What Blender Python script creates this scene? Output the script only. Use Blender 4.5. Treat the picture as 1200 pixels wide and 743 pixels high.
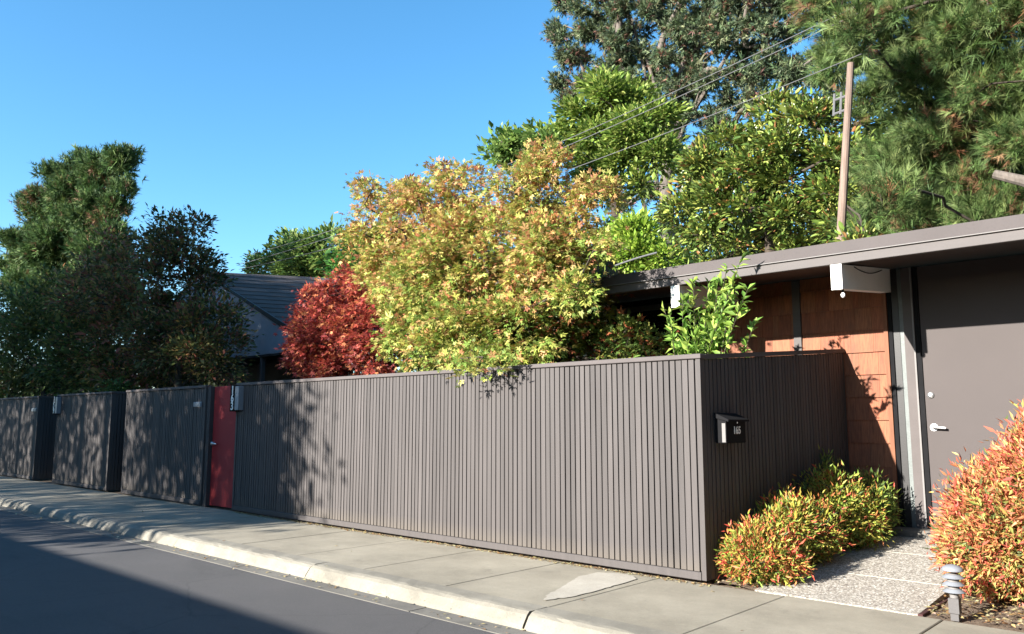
import bpy, math, random
import numpy as np
from mathutils import Matrix, Vector
rng = np.random.default_rng(11); random.seed(5)
R = math.radians
for o in list(bpy.data.objects): bpy.data.objects.remove(o)
scene = bpy.context.scene; COL = scene.collection

# ------------------------------------------------------------- camera, sky, sun, exposure
F = 933.0; TH = math.atan(122/933.0); YAW = R(42.8); EYE = 1.49
fw = np.array([-math.sin(YAW)*math.cos(TH), math.cos(YAW)*math.cos(TH), math.sin(TH)])
rt = np.array([math.cos(YAW), math.sin(YAW), 0.0]); up = np.cross(rt, fw); CAM = np.array([0, 0, EYE])
cd = bpy.data.cameras.new('camera'); cam = bpy.data.objects.new('camera', cd); COL.objects.link(cam)
cd.sensor_width = 36; cd.lens = 36*F/1200; cd.clip_end = 3000; cd.clip_start = 0.05
cam.matrix_world = Matrix(((rt[0], up[0], -fw[0], 0), (rt[1], up[1], -fw[1], 0), (rt[2], up[2], -fw[2], EYE), (0, 0, 0, 1)))
scene.camera = cam
SD = Vector((-.60, -2.55, 1.0)).normalized()          # towards the sun
w = bpy.data.worlds.new('World'); scene.world = w; w.use_nodes = True
nt = w.node_tree; bg = nt.nodes['Background']; sk = nt.nodes.new('ShaderNodeTexSky'); sk.sky_type = 'NISHITA'
sk.sun_disc = False; sk.sun_elevation = math.asin(SD.z); sk.sun_rotation = math.atan2(SD.x, SD.y)
sk.air_density = 1.0; sk.dust_density = 0.5; sk.ozone_density = 4.0; sk.altitude = 0
hs = nt.nodes.new('ShaderNodeHueSaturation'); hs.inputs['Saturation'].default_value = 1.16; hs.inputs['Hue'].default_value = .49
nt.links.new(sk.outputs[0], hs.inputs['Color']); nt.links.new(hs.outputs[0], bg.inputs[0]); bg.inputs[1].default_value = 0.083
sl = bpy.data.lights.new('sun', 'SUN'); sl.energy = 5.0; sl.angle = R(0.53); sl.color = (1, .95, .87)
so = bpy.data.objects.new('sun', sl); COL.objects.link(so); so.rotation_euler = SD.to_track_quat('Z', 'Y').to_euler()
scene.view_settings.view_transform = 'Standard'; scene.view_settings.look = 'None'
scene.view_settings.gamma = 1; scene.view_settings.exposure = 2.0
scene.render.engine = 'CYCLES'; scene.cycles.max_bounces = 6; scene.cycles.transparent_max_bounces = 8

# ------------------------------------------------------------- helpers
def at(x, y, Y=None, z=None, X=None):
    d = fw*F+rt*(x-600)-up*(y-371.5)
    if Y is not None: t = (Y-0)/d[1]
    elif X is not None: t = X/d[0]
    else: t = (z-EYE)/d[2]
    return CAM+d*t
def ppm(p):                                            # photo pixels per metre at a point
    return F/float((np.array(p)-CAM) @ fw)
def tag(o, label=None, cat=None, group=None, kind=None):
    if label: o['label'] = label
    if cat: o['category'] = cat
    if group: o['group'] = group
    if kind: o['kind'] = kind
    return o
def empty(name, loc=(0, 0, 0), rz=0, label=None, cat=None, group=None):
    o = bpy.data.objects.new(name, None); COL.objects.link(o); o.location = loc; o.rotation_euler = (0, 0, rz)
    o.empty_display_size = .2
    bpy.context.view_layer.update()
    return tag(o, label, cat, group)
def mesh_obj(name, V, Fc, mat, parent=None, cols=None, smooth=False):
    """V world coords; placed under parent so that world position is kept"""
    V = np.asarray(V, dtype=np.float64)
    me = bpy.data.meshes.new(name)
    if isinstance(Fc, np.ndarray):
        n, k = Fc.shape
        me.vertices.add(len(V)); me.vertices.foreach_set('co', V.astype(np.float32).ravel())
        me.loops.add(n*k); me.loops.foreach_set('vertex_index', Fc.astype(np.int32).ravel())
        me.polygons.add(n); me.polygons.foreach_set('loop_start', np.arange(0, n*k, k, dtype=np.int32))
        me.polygons.foreach_set('loop_total', np.full(n, k, dtype=np.int32)); me.update(calc_edges=True)
    else:
        me.from_pydata([tuple(v) for v in V], [], Fc); me.update()
    if cols is not None:
        a = me.attributes.new('tint', 'FLOAT_COLOR', 'POINT')
        c = np.ones((len(V), 4), np.float32); c[:, :3] = cols; a.data.foreach_set('color', c.ravel())
    if smooth: me.polygons.foreach_set('use_smooth', np.ones(len(me.polygons), bool))
    me.materials.append(mat)
    o = bpy.data.objects.new(name, me); COL.objects.link(o)
    if parent is not None:
        o.parent = parent; o.matrix_parent_inverse = pmat(parent).inverted()
    return o
def pmat(p):
    m = Matrix.LocRotScale(p.location, p.rotation_euler, p.scale)
    if p.parent: m = pmat(p.parent) @ p.matrix_parent_inverse @ m
    return m
class MB:
    def __init__(s): s.V = []; s.F = []; s.C = []
    def add(s, v, f, c=(1, 1, 1)):
        n = len(s.V); s.V += [tuple(map(float, a)) for a in v]; s.F += [tuple(i+n for i in q) for q in f]; s.C += [c]*len(v); return s
    def box(s, x0, x1, y0, y1, z0, z1, c=(1, 1, 1), bev=0):
        if bev:
            b = min(bev, (x1-x0)/2.1, (y1-y0)/2.1, (z1-z0)/2.1)
            return s.loft([[(x0+b, y0+b, z0), (x1-b, y0+b, z0), (x1-b, y1-b, z0), (x0+b, y1-b, z0)],
                           [(x0, y0, z0+b), (x1, y0, z0+b), (x1, y1, z0+b), (x0, y1, z0+b)],
                           [(x0, y0, z1-b), (x1, y0, z1-b), (x1, y1, z1-b), (x0, y1, z1-b)],
                           [(x0+b, y0+b, z1), (x1-b, y0+b, z1), (x1-b, y1-b, z1), (x0+b, y1-b, z1)]], c)
        v = [(x0, y0, z0), (x1, y0, z0), (x1, y1, z0), (x0, y1, z0), (x0, y0, z1), (x1, y0, z1), (x1, y1, z1), (x0, y1, z1)]
        return s.add(v, [(3, 2, 1, 0), (4, 5, 6, 7), (0, 1, 5, 4), (1, 2, 6, 5), (2, 3, 7, 6), (3, 0, 4, 7)], c)
    def loft(s, rings, c=(1, 1, 1), cap=True):
        k = len(rings[0]); v = [p for r in rings for p in r]; f = []
        for i in range(len(rings)-1):
            for j in range(k): f.append((i*k+j, i*k+(j+1) % k, (i+1)*k+(j+1) % k, (i+1)*k+j))
        if cap: f.append(tuple(range(k-1, -1, -1))); f.append(tuple((len(rings)-1)*k+j for j in range(k)))
        return s.add(v, f, c)
    def lathe(s, cx, cy, prof, n=24, c=(1, 1, 1)):
        rings = [[(cx+r*math.cos(2*math.pi*i/n), cy+r*math.sin(2*math.pi*i/n), z) for i in range(n)] for r, z in prof]
        return s.loft(rings, c)
    def tube(s, pts, rad, n=8, c=(1, 1, 1)):
        pts = [Vector(p) for p in pts]; rings = []
        for i, p in enumerate(pts):
            d = (pts[min(i+1, len(pts)-1)]-pts[max(i-1, 0)]).normalized()
            a = d.cross(Vector((0, 0, 1)) if abs(d.z) < .95 else Vector((1, 0, 0))).normalized(); b = d.cross(a)
            r = float(rad[i] if hasattr(rad, '__len__') else rad)
            rings.append([p+r*(a*math.cos(t)+b*math.sin(t)) for t in [2*math.pi*k/n for k in range(n)]])
        return s.loft(rings, c)
    def build(s, name, mat, parent=None, smooth=False, cols=False):
        o = mesh_obj(name, s.V, s.F, mat, parent, np.array(s.C) if cols else None)
        if smooth: o.data.shade_smooth() if hasattr(o.data, 'shade_smooth') else None
        return o
def text_obj(name, s, size, origin, xd, yd, mat, parent, depth=.004, spacing=1.0):
    cu = bpy.data.curves.new(name, 'FONT'); cu.body = s; cu.size = size; cu.extrude = depth; cu.align_x = 'CENTER'; cu.align_y = 'CENTER'; cu.offset = size*.02
    tmp = bpy.data.objects.new('tmp', cu); COL.objects.link(tmp); bpy.context.view_layer.update()
    me = bpy.data.meshes.new_from_object(tmp.evaluated_get(bpy.context.evaluated_depsgraph_get()))
    bpy.data.objects.remove(tmp)
    xd = Vector(xd).normalized(); yd = Vector(yd).normalized(); zd = xd.cross(yd); o0 = Vector(origin)
    for v in me.vertices: v.co = o0+xd*v.co.x+yd*v.co.y+zd*v.co.z
    me.materials.clear(); me.materials.append(mat); me.name = name
    o = bpy.data.objects.new(name, me); COL.objects.link(o); o.parent = parent; o.matrix_parent_inverse = pmat(parent).inverted()
    return o

# ------------------------------------------------------------- materials
def newmat(name):
    m = bpy.data.materials.new(name); m.use_nodes = True; nt = m.node_tree
    return m, nt, nt.nodes['Principled BSDF']
def N(nt, typ, **k):
    n = nt.nodes.new('ShaderNode'+typ)
    for a, b in k.items():
        if a in n.inputs.keys(): n.inputs[a].default_value = b
        else: setattr(n, a, b)
    return n
def coords(nt, scale=(1, 1, 1)):
    tc = N(nt, 'NewGeometry'); mp = N(nt, 'Mapping'); mp.inputs['Scale'].default_value = scale
    nt.links.new(tc.outputs['Position'], mp.inputs['Vector']); return mp.outputs[0]
def noise(nt, vec, sc, det=6, rough=.6):
    n = N(nt, 'TexNoise'); n.inputs['Scale'].default_value = sc; n.inputs['Detail'].default_value = det; n.inputs['Roughness'].default_value = rough
    nt.links.new(vec, n.inputs['Vector']); return n.outputs['Fac']
def ramp(nt, fac, stops):
    r = N(nt, 'ValToRGB'); e = r.color_ramp.elements
    while len(e) < len(stops): e.new(.5)
    for k, (p, c) in enumerate(stops): e[k].position = p; e[k].color = (*c, 1) if len(c) == 3 else c
    nt.links.new(fac, r.inputs[0]); return r.outputs[0]
def mix(nt, a, b, fac, mode='MIX'):
    m = N(nt, 'Mix', data_type='RGBA', blend_type=mode)
    for sck, v in ((m.inputs[6], a), (m.inputs[7], b)):
        if isinstance(v, tuple): sck.default_value = (*v, 1)
        else: nt.links.new(v, sck)
    if isinstance(fac, float): m.inputs[0].default_value = fac
    else: nt.links.new(fac, m.inputs[0])
    return m.outputs[2]
def bump(nt, h, st, dist=.01):
    b = N(nt, 'Bump'); b.inputs['Strength'].default_value = st; b.inputs['Distance'].default_value = dist
    nt.links.new(h, b.inputs['Height']); return b.outputs[0]
def g(v): return (v, v, v)
def sc3(c, k): return tuple(min(1, x*k) for x in c)
KA = .44
def painted(name, col, rough=.55, var=.18, scale=(1, 1, 1), sc=3.0, bst=.15, fine=60, spec=.4):
    col = sc3(col, .95 if min(col) > .7 else KA)
    m, nt, p = newmat(name); v = coords(nt, scale)
    a = ramp(nt, noise(nt, v, sc), [(.3, sc3(col, 1-var)), (.7, sc3(col, 1+var))])
    b = mix(nt, a, sc3(col, .6), ramp(nt, noise(nt, v, fine, 3), [(.55, g(0)), (.75, g(.35))]))
    nt.links.new(b, p.inputs['Base Color']); p.inputs['Roughness'].default_value = rough; p.inputs['Specular IOR Level'].default_value = spec
    nt.links.new(bump(nt, noise(nt, v, fine, 4), bst, .004), p.inputs['Normal']); return m
def leafmat(name, transl=.3, rough=.5, spec=.3):
    m, nt, p = newmat(name); a = N(nt, 'Attribute', attribute_name='tint')
    nt.links.new(a.outputs['Color'], p.inputs['Base Color']); p.inputs['Roughness'].default_value = rough; p.inputs['Specular IOR Level'].default_value = spec
    t = N(nt, 'BsdfTranslucent'); nt.links.new(a.outputs['Color'], t.inputs['Color'])
    ms = N(nt, 'MixShader'); ms.inputs[0].default_value = transl
    nt.links.new(p.outputs[0], ms.inputs[1]); nt.links.new(t.outputs[0], ms.inputs[2])
    nt.links.new(ms.outputs[0], nt.nodes['Material Output'].inputs['Surface']); return m
M = {}
FC = (.130, .114, .110)
M['fence'] = painted('fence_paint', FC, .72, .13, (6, 6, .35), 2.0, .25, 40)
m, nt_, p = newmat('fence_slat_paint'); v = coords(nt_, (6, 6, .35)); a = N(nt_, 'Attribute', attribute_name='tint'); FK = sc3(FC, KA)
c = ramp(nt_, noise(nt_, v, 2.0, 6), [(.3, sc3(FK, .84)), (.7, sc3(FK, 1.16))])
c = mix(nt_, c, a.outputs['Color'], 1.0, 'MULTIPLY')
v1 = coords(nt_); c = mix(nt_, c, sc3(FK, 1.7), ramp(nt_, noise(nt_, coords(nt_, (1, 1, .4)), 26, 6, .8), [(.66, g(0)), (.74, g(.7))]))
c = mix(nt_, c, sc3(FK, .3), ramp(nt_, noise(nt_, v1, 17, 5, .75), [(.70, g(0)), (.74, g(.9))]))
vn = N(nt_, 'TexVoronoi'); vn.inputs['Scale'].default_value = 2.6; nt_.links.new(v1, vn.inputs['Vector']); c = mix(nt_, c, (.012, .01, .01), ramp(nt_, vn.outputs['Distance'], [(.028, g(.85)), (.04, g(0))]))
sp = N(nt_, 'SeparateXYZ'); nt_.links.new(v1, sp.inputs[0])
c = mix(nt_, c, (.11, .09, .065), ramp(nt_, sp.outputs[2], [(.06, g(.45)), (.28, g(0))]))
nt_.links.new(c, p.inputs['Base Color']); p.inputs['Roughness'].default_value = .72; p.inputs['Specular IOR Level'].default_value = .4
nt_.links.new(bump(nt_, noise(nt_, coords(nt_, (9, 9, .5)), 12, 6), .5, .004), p.inputs['Normal']); M['slat'] = m
M['trim'] = painted('trim_paint', (.17, .145, .14), .75, .12, (1, 1, 1), 3, .1)
M['fasciaU'] = painted('fascia_metal', (.135, .115, .113), .8, .08, (1, 1, 1), 1.5, .05)
M['fasciaL'] = painted('fascia_board', (.20, .18, .175), .8, .1, (.6, 3, 3), 2, .08)
M['dark'] = painted('dark_paint', (.022, .02, .02), .5, .2)
M['black'] = painted('black_metal', (.02, .02, .022), .85, .2, spec=.1)
M['door'] = painted('door_paint', (.118, .097, .093), .75, .06, (1, 1, 1), 1.2, .06, 90)
M['red'] = painted('red_paint', (.56, .04, .045), .65, .08, (1, 1, 1), 1.5, .06)
M['beam'] = painted('beam_paint', (.88, .86, .80), .7, .04, (1, 1, 1), 2, .05)
M['soffit'] = painted('soffit_wood', (.07, .038, .022), .7, .3, (1, 8, 8), 3, .2)
M['greyglass'] = painted('obscure_glass', (.20, .23, .22), .6, .15, (1, 1, 1), 14, .6, 70, .6)
M['lightgrey'] = painted('light_grey_paint', (.33, .31, .30), .7, .06)
M['steel'] = painted('brushed_steel', (.75, .75, .76), .3, .05); M['steel'].node_tree.nodes['Principled BSDF'].inputs['Metallic'].default_value = .9
M['white'] = painted('white_enamel', (.8, .8, .78), .4, .03)
M['silver'] = painted('silver_box', (.42, .46, .52), .4, .05)
M['gunmetal'] = painted('lamp_grey', (.36, .38, .42), .5, .1)
M['gunmetalD'] = painted('lamp_post_grey', (.15, .14, .14), .5, .1)
M['pole'] = painted('weathered_pole', (.34, .24, .19), .85, .3, (6, 6, .5), 3, .6)
M['wire'] = painted('wire_sheath', (.22, .22, .23), .6, .1)
M['bark'] = painted('bark', (.10, .075, .055), .9, .4, (4, 4, 1), 4, .8, 30)
M['barkG'] = painted('grey_bark', (.24, .20, .17), .9, .4, (4, 4, 1), 4, .8, 30)
M['edging'] = painted('redwood_edging', (.10, .03, .028), .8, .3)
M['interior'] = painted('room_interior', (.03, .025, .022), .9, .3)
M['leaf'] = leafmat('leaf', .33); M['leafgloss'] = leafmat('glossy_leaf', .15, .35, .5); M['needle'] = leafmat('needle', .2, .6, .2)
m, nt_, p = newmat('window_glass'); p.inputs['Base Color'].default_value = (.012, .014, .014, 1); p.inputs['Roughness'].default_value = .03; p.inputs['Specular IOR Level'].default_value = .6; M['glass'] = m

def concrete(name, lo, hi, speck, patch=None):
    lo = sc3(lo, KA); hi = sc3(hi, KA)
    m, nt, p = newmat(name); v = coords(nt)
    c = ramp(nt, noise(nt, v, 1.1, 9, .68), [(.32, sc3(lo, .86)), (.68, sc3(hi, 1.06))])
    c = mix(nt, c, sc3(hi, 1.35), ramp(nt, noise(nt, v, 9, 6, .75), [(.56, g(0)), (.74, g(.4))]))
    c = mix(nt, c, sc3(lo, .45), ramp(nt, noise(nt, v, 55, 4, .8), [(.56, g(0)), (.70, g(speck))]))
    c = mix(nt, c, sc3(hi, 1.5), ramp(nt, noise(nt, v, 48, 4, .8), [(.60, g(0)), (.72, g(speck*.7))]))
    c = mix(nt, c, sc3(lo, .5), ramp(nt, noise(nt, v, 2.3, 6, .8), [(.58, g(0)), (.74, g(.5))]))
    nt.links.new(c, p.inputs['Base Color']); p.inputs['Roughness'].default_value = .9
    nt.links.new(bump(nt, noise(nt, v, 120, 5, .7), .5, .004), p.inputs['Normal']); return m
M['walk'] = concrete('sidewalk_concrete', (.44, .39, .295), (.59, .53, .41), .55)
M['kerb'] = concrete('kerb_concrete', (.36, .33, .265), (.50, .46, .375), .6)
M['patch'] = concrete('patch_concrete', (.66, .60, .49), (.84, .77, .65), .8)
M['gutter'] = concrete('gutter_concrete', (.22, .205, .18), (.32, .30, .26), .6)
m, nt_, p = newmat('asphalt'); v = coords(nt_)
c = ramp(nt_, noise(nt_, v, .9, 6, .6), [(.3, (.052, .050, .051)), (.7, (.068, .064, .065))])
c = mix(nt_, c, (.13, .125, .125), ramp(nt_, noise(nt_, v, 70, 4, .8), [(.56, g(0)), (.70, g(.7))]))
c = mix(nt_, c, (.02, .02, .021), ramp(nt_, noise(nt_, v, 55, 4, .8), [(.56, g(0)), (.70, g(.75))]))
c = mix(nt_, c, (.034, .032, .033), ramp(nt_, noise(nt_, coords(nt_, (.25, 1, 1)), 2.4, 6, .7), [(.55, g(0)), (.72, g(.6))]))
wv = N(nt_, 'TexVoronoi', feature='DISTANCE_TO_EDGE'); wv.inputs['Scale'].default_value = .55; dv = N(nt_, 'Mix', data_type='VECTOR'); dv.inputs[0].default_value = .12
nn_ = N(nt_, 'TexNoise'); nn_.inputs['Scale'].default_value = 3; nn_.inputs['Detail'].default_value = 6; nt_.links.new(v, nn_.inputs['Vector']); nt_.links.new(v, dv.inputs[4]); nt_.links.new(nn_.outputs['Color'], dv.inputs[5]); nt_.links.new(dv.outputs[1], wv.inputs['Vector'])
c = mix(nt_, c, (.015, .015, .015), ramp(nt_, wv.outputs['Distance'], [(.0, g(.4)), (.006, g(0))]))
nt_.links.new(c, p.inputs['Base Color']); p.inputs['Roughness'].default_value = .88
nt_.links.new(bump(nt_, noise(nt_, v, 160, 3, .7), .6, .006), p.inputs['Normal']); M['asphalt'] = m
m, nt_, p = newmat('exposed_aggregate'); v = coords(nt_)
vo = N(nt_, 'TexVoronoi'); vo.inputs['Scale'].default_value = 75; nt_.links.new(v, vo.inputs['Vector'])
c = ramp(nt_, vo.outputs['Color'], [(.1, (.10, .08, .07)), (.4, (.26, .23, .19)), (.7, (.38, .35, .30)), (.95, (.60, .58, .54))])
c = mix(nt_, c, (.13, .12, .10), ramp(nt_, vo.outputs['Distance'], [(.5, g(0)), (.85, g(.8))]))
c = mix(nt_, c, (.24, .22, .19), ramp(nt_, noise(nt_, v, 2.5), [(.5, g(0)), (.75, g(.4))]))
nt_.links.new(c, p.inputs['Base Color']); p.inputs['Roughness'].default_value = .85
nt_.links.new(bump(nt_, vo.outputs['Distance'], -.8, .008), p.inputs['Normal']); M['aggregate'] = m
m, nt_, p = newmat('soil'); v = coords(nt_)
c = ramp(nt_, noise(nt_, v, 14, 8, .75), [(.35, (.07, .045, .03)), (.55, (.17, .12, .08)), (.72, (.34, .26, .18))])
nt_.links.new(c, p.inputs['Base Color']); p.inputs['Roughness'].default_value = .95
nt_.links.new(bump(nt_, noise(nt_, v, 30, 8, .8), 1, .03), p.inputs['Normal']); M['soil'] = m
# cedar shingles: per-shingle tint times vertical grain
m, nt_, p = newmat('cedar_shingle'); v = coords(nt_, (70, 70, 3)); a = N(nt_, 'Attribute', attribute_name='tint')
c = mix(nt_, a.outputs['Color'], ramp(nt_, noise(nt_, v, 1, 5, .6), [(.3, (.45, .4, .4)), (.6, (1, 1, 1))]), .8, 'MULTIPLY')
c = mix(nt_, c, (.06, .03, .02), ramp(nt_, noise(nt_, coords(nt_, (3, 3, 1)), 2, 5, .7), [(.5, g(0)), (.75, g(.6))]))
nt_.links.new(c, p.inputs['Base Color']); p.inputs['Roughness'].default_value = .75
nt_.links.new(bump(nt_, noise(nt_, v, 1, 4), .4, .004), p.inputs['Normal']); M['cedar'] = m
m, nt_, p = newmat('tinted'); a = N(nt_, 'Attribute', attribute_name='tint')
nt_.links.new(mix(nt_, a.outputs['Color'], ramp(nt_, noise(nt_, coords(nt_), 25, 6, .7), [(.3, (.6, .6, .6)), (.7, (1.0, 1.0, 1.0))]), .8, 'MULTIPLY'), p.inputs['Base Color'])
p.inputs['Roughness'].default_value = .9; M['tinted'] = m
M['stucco'] = painted('grey_stucco', (.50, .53, .60), .8, .15, (1, 1, 1), 1.5, .4, 50)

# ------------------------------------------------------------- setting: ground, road, kerb, sidewalk, path
YF = 6.776; XC = -3.83; YH = 10.0; YE = 8.46
def struct(mb, name, mat, cols=False): return tag(mb.build(name, mat, cols=cols), kind='structure')
struct(MB().box(-900, 900, -900, 900, -.5, -.17), 'ground', M['soil'])
struct(MB().box(-160, 90, -3.2, 4.60, -.25, -.13), 'road', M['asphalt'])
gut = MB()
for x in np.arange(-100, 60, 3.05): gut.box(x, x+3.035, 4.60, 4.80, -.3, -.124)
struct(gut, 'gutter', M['gutter'])
kb = MB(); sw = MB()
# kerb: rolled profile extruded, broken at the crack; joints each 1.53 m
prof = [(4.80, -.3), (4.80, -.118), (4.815, -.09), (4.865, -.025), (4.90, -.006), (4.94, .001), (5.10, .0015), (5.10, -.3)]
xs = [-100]+[-4.32-3.05*k for k in range(31, 0, -1)]+[-4.32]+[-4.32+3.05*k for k in range(1, 22)]
for a, b in zip(xs[:-1], xs[1:]):
    gap = .006 if abs(b+4.32) > .1 else .022
    nseg = max(1, int((b-a)/.12)); nseg = min(nseg, 40); rings = []
    for i in range(nseg+1):
        x = a+(b-gap-a)*i/nseg
        j = [(random.uniform(-.006, .006), random.uniform(-.004, .004)) if 1 < k < 6 else (0, 0) for k in range(len(prof))]
        if abs(b+4.32) < .1 and i == nseg: xx = [x + random.uniform(-.03, .01) for _ in prof]
        else: xx = [x]*len(prof)
        rings.append([(xx[k], prof[k][0]+j[k][0], prof[k][1]+j[k][1]) for k in range(len(prof))])
    kb.loft([list(reversed(r)) for r in rings])
struct(kb, 'kerb', M['kerb'])
# sidewalk slabs, joints at the photographed places
jx = [-100]+[-3.10-1.23*k for k in range(60, 0, -1)]+[-3.10]+[-3.10+1.23*k for k in range(1, 40)]
for i, (a, b) in enumerate(zip(jx[:-1], jx[1:])):
    z = -.002+random.uniform(-.002, .002)
    sw.box(a+.005, b-.005, 5.104, 6.82, -.3, z, bev=.006)
struct(sw, 'sidewalk', M['walk'])
pp = [at(x, y, z=0) for x, y in ((638, 704), (676, 699), (715, 688), (746, 679), (742, 675), (725, 672), (700, 671), (678, 676), (665, 684), (652, 692), (640, 698))]
pq = []
for a, b in zip(pp, pp[1:]+pp[:1]):
    for k in range(7): pq.append(a+(b-a)*k/7+rng.normal(0, .007, 3))
pp = pq; mb = MB(); mb.add([(q[0], q[1], .0035) for q in pp], [tuple(range(len(pp)))]); struct(mb, 'concrete_patch', M['patch'])
def gz(y): return 0.0 if y < 6.9 else min(.22, (y-6.9)/3.1*.22)
# yard soil and the entrance path rising to the door
struct(MB().box(-160, 90, 6.83, 9, -.3, -.012).box(-160, 90, 9, 160, -.3, -.010), 'yard_soil', M['soil'])
path = MB(); js = MB(); ys = [6.83, 7.83, 8.90, 9.97, 10.0]
for a, b in zip(ys[:-2], ys[1:-1]):
    path.loft([[(-3.40, a+.012, -.2), (-2.05, a+.012, -.2), (-2.05, a+.012, gz(a)+.004), (-3.40, a+.012, gz(a)+.004)],
               [(-3.40, b-.012, -.2), (-2.05, b-.012, -.2), (-2.05, b-.012, gz(b)+.004), (-3.40, b-.012, gz(b)+.004)]])
path.loft([[(-2.04, 7.86, -.2), (3, 7.86, -.2), (3, 7.86, gz(7.86)+.002), (-2.04, 7.86, gz(7.86)+.002)], [(-2.04, 9.95, -.2), (3, 9.95, -.2), (3, 9.95, gz(9.95)), (-2.04, 9.95, gz(9.95))]])
struct(path, 'path', M['aggregate'])
for b in ys[:-2][1:]+[9.96]: js.box(-3.40, -2.05, b-.007, b+.007, -.2, gz(b)+.0075)
struct(js, 'path_joint', M['patch'])
struct(MB().box(-3.15, 3, 9.72, 9.96, .0, .285, bev=.01), 'door_step', M['gutter'])
# narrow planting bed along the return fence rises with the path
bed = MB(); n = 24
V = []; Fq = []
for i in range(n+1):
    for j in range(9):
        y = 6.83+i*(9.95-6.83)/n; x = -3.80+j*.40/8
        V.append((x, y, gz(y)+.004+.02*math.sin(j/8*math.pi)+random.uniform(-.006, .008)))
for i in range(n):
    for j in range(8): k = i*9+j; Fq.append((k, k+1, k+10, k+9))
bed.add(V, Fq); V = []; Fq = []
for i in range(9):
    for j in range(41):
        y = 6.83+i*1.02/8; x = -2.01+j*5/40
        V.append((x, y, gz(y)-.035+.03*min(1, j/8)+.03*min(1, max(0, (j-6)/10))+random.uniform(-.008, .008)))
for i in range(8):
    for j in range(40): k = i*41+j; Fq.append((k, k+1, k+42, k+41))
bed.add(V, Fq); struct(bed, 'planting_bed', M['soil'])
tag(MB().box(-2.05, -2.012, 6.83, 7.86, -.1, .012, bev=.004).build('bed_edging', M['edging']), 'dark red timber edging board between pebbled path and dirt bed', 'edging')

# ------------------------------------------------------------- fences
def slats_x(mb, x0, x1, yf, z0, z1, pitch=.0684):
    x = x0
    while x < x1-.02:
        wd = pitch*random.uniform(.93, 1.07); e = min(x+wd, x1); yo = random.uniform(0, .004)
        gp = .014*random.uniform(.8, 1.25)
        mb.box(x, e-gp, yf+yo, yf+.032, z0, z1, g(random.uniform(.86, 1.14)), bev=.0028); x = e
    mb.box(x0, x1, yf+.022, yf+.05, z0+.005, z1-.005)
def slats_y(mb, xf, y0, y1, z0, zf0, zf1, pitch=.0684):
    y = y0
    while y < y1-.02:
        wd = pitch*random.uniform(.93, 1.07); e = min(y+wd, y1); t = (y-y0)/(y1-y0); zt = zf0+(zf1-zf0)*t
        mb.box(xf-.032, xf-random.uniform(0, .004), y, e-.014, z0, zt, g(random.uniform(.86, 1.14)), bev=.0028); y = e
    mb.box(xf-.05, xf-.022, y0, y1, z0+.005, min(zf0, zf1)-.005)
def sk_(y): return .18*(y-YF)/3.2 if y > 9.5 else 0
def skew(mb, y1):
    if y1 > 9.5: mb.V = [(v[0]+.18*(v[1]-YF)/3.2, v[1], v[2]) for v in mb.V]
    return mb
def fence(x0, x1, label, ret=(None, None), top=2.11, name='batten_fence', zb=.03):
    t = empty(name, ((x0+x1)/2, YF, 0), 0, label, 'fence', 'dark slatted street fences')
    m = MB(); slats_x(m, x0+.05, x1-.05, YF, zb+.075, top-.03); m.build('slat_panel', M['slat'], t, cols=True)
    m = MB().box(x0, x0+.047, YF-.008, YF+.08, zb, top-.03, bev=.004); m.build('corner_post', M['fence'], t)
    MB().box(x1-.047, x1, YF-.008, YF+.08, zb, top-.03, bev=.004).build('corner_post', M['fence'], t)
    MB().box(x0+.049, x1-.049, YF-.018, YF+.05, zb, zb+.073, bev=.005).build('base_rail', M['fence'], t)
    MB().box(x0-.012, x1+.012, YF-.022, YF+.085, top-.028, top+.018, bev=.005).build('top_cap', M['trim'], t)
    for side, xf in ((0, x0), (1, x1)):
        if ret[side]:
            y1, zt1 = ret[side]; m = MB()
            if side == 1: slats_y(m, xf, YF+.085, y1, zb, top-.03, zt1-.03)
            else: slats_y(m, xf+.05, YF+.085, y1, zb, top-.03, zt1-.03)
            skew(m, y1); m.build('side_slat_panel', M['slat'], t, cols=True)
            X0, X1 = (xf-.09, xf+.012) if side == 1 else (xf-.012, xf+.09)
            skew(MB(), y1).loft([[(X0, YF+.087, top-.028), (X1, YF+.087, top-.028), (X1, YF+.087, top+.018), (X0, YF+.087, top+.018)],
                       [(X0+sk_(y1), y1, zt1-.028), (X1+sk_(y1), y1, zt1-.028), (X1+sk_(y1), y1, zt1+.018), (X0+sk_(y1), y1, zt1+.018)]]).build('side_cap', M['trim'], t)
    return t
fm = fence(-12.62, XC, 'longest dark brown slatted fence in front, beside the pebbled path', (None, (9.96, 2.355)))
MB().box(-12.615, -12.575, YF+.09, 7.15, .03, 2.08).build('return_board', M['fence'], fm)
fence(-17.20, -13.725, 'dark slatted fence just left of the red gate', ((8.2, 2.12), None))
fence(-21.30, -17.98, 'dark slatted fence carrying the number 159 sign', ((9.0, 2.12), (8.2, 2.12)))
fence(-34.0, -22.70, 'farthest dark slatted fence at the left edge of the photo', (None, (9.0, 2.12)))
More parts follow.
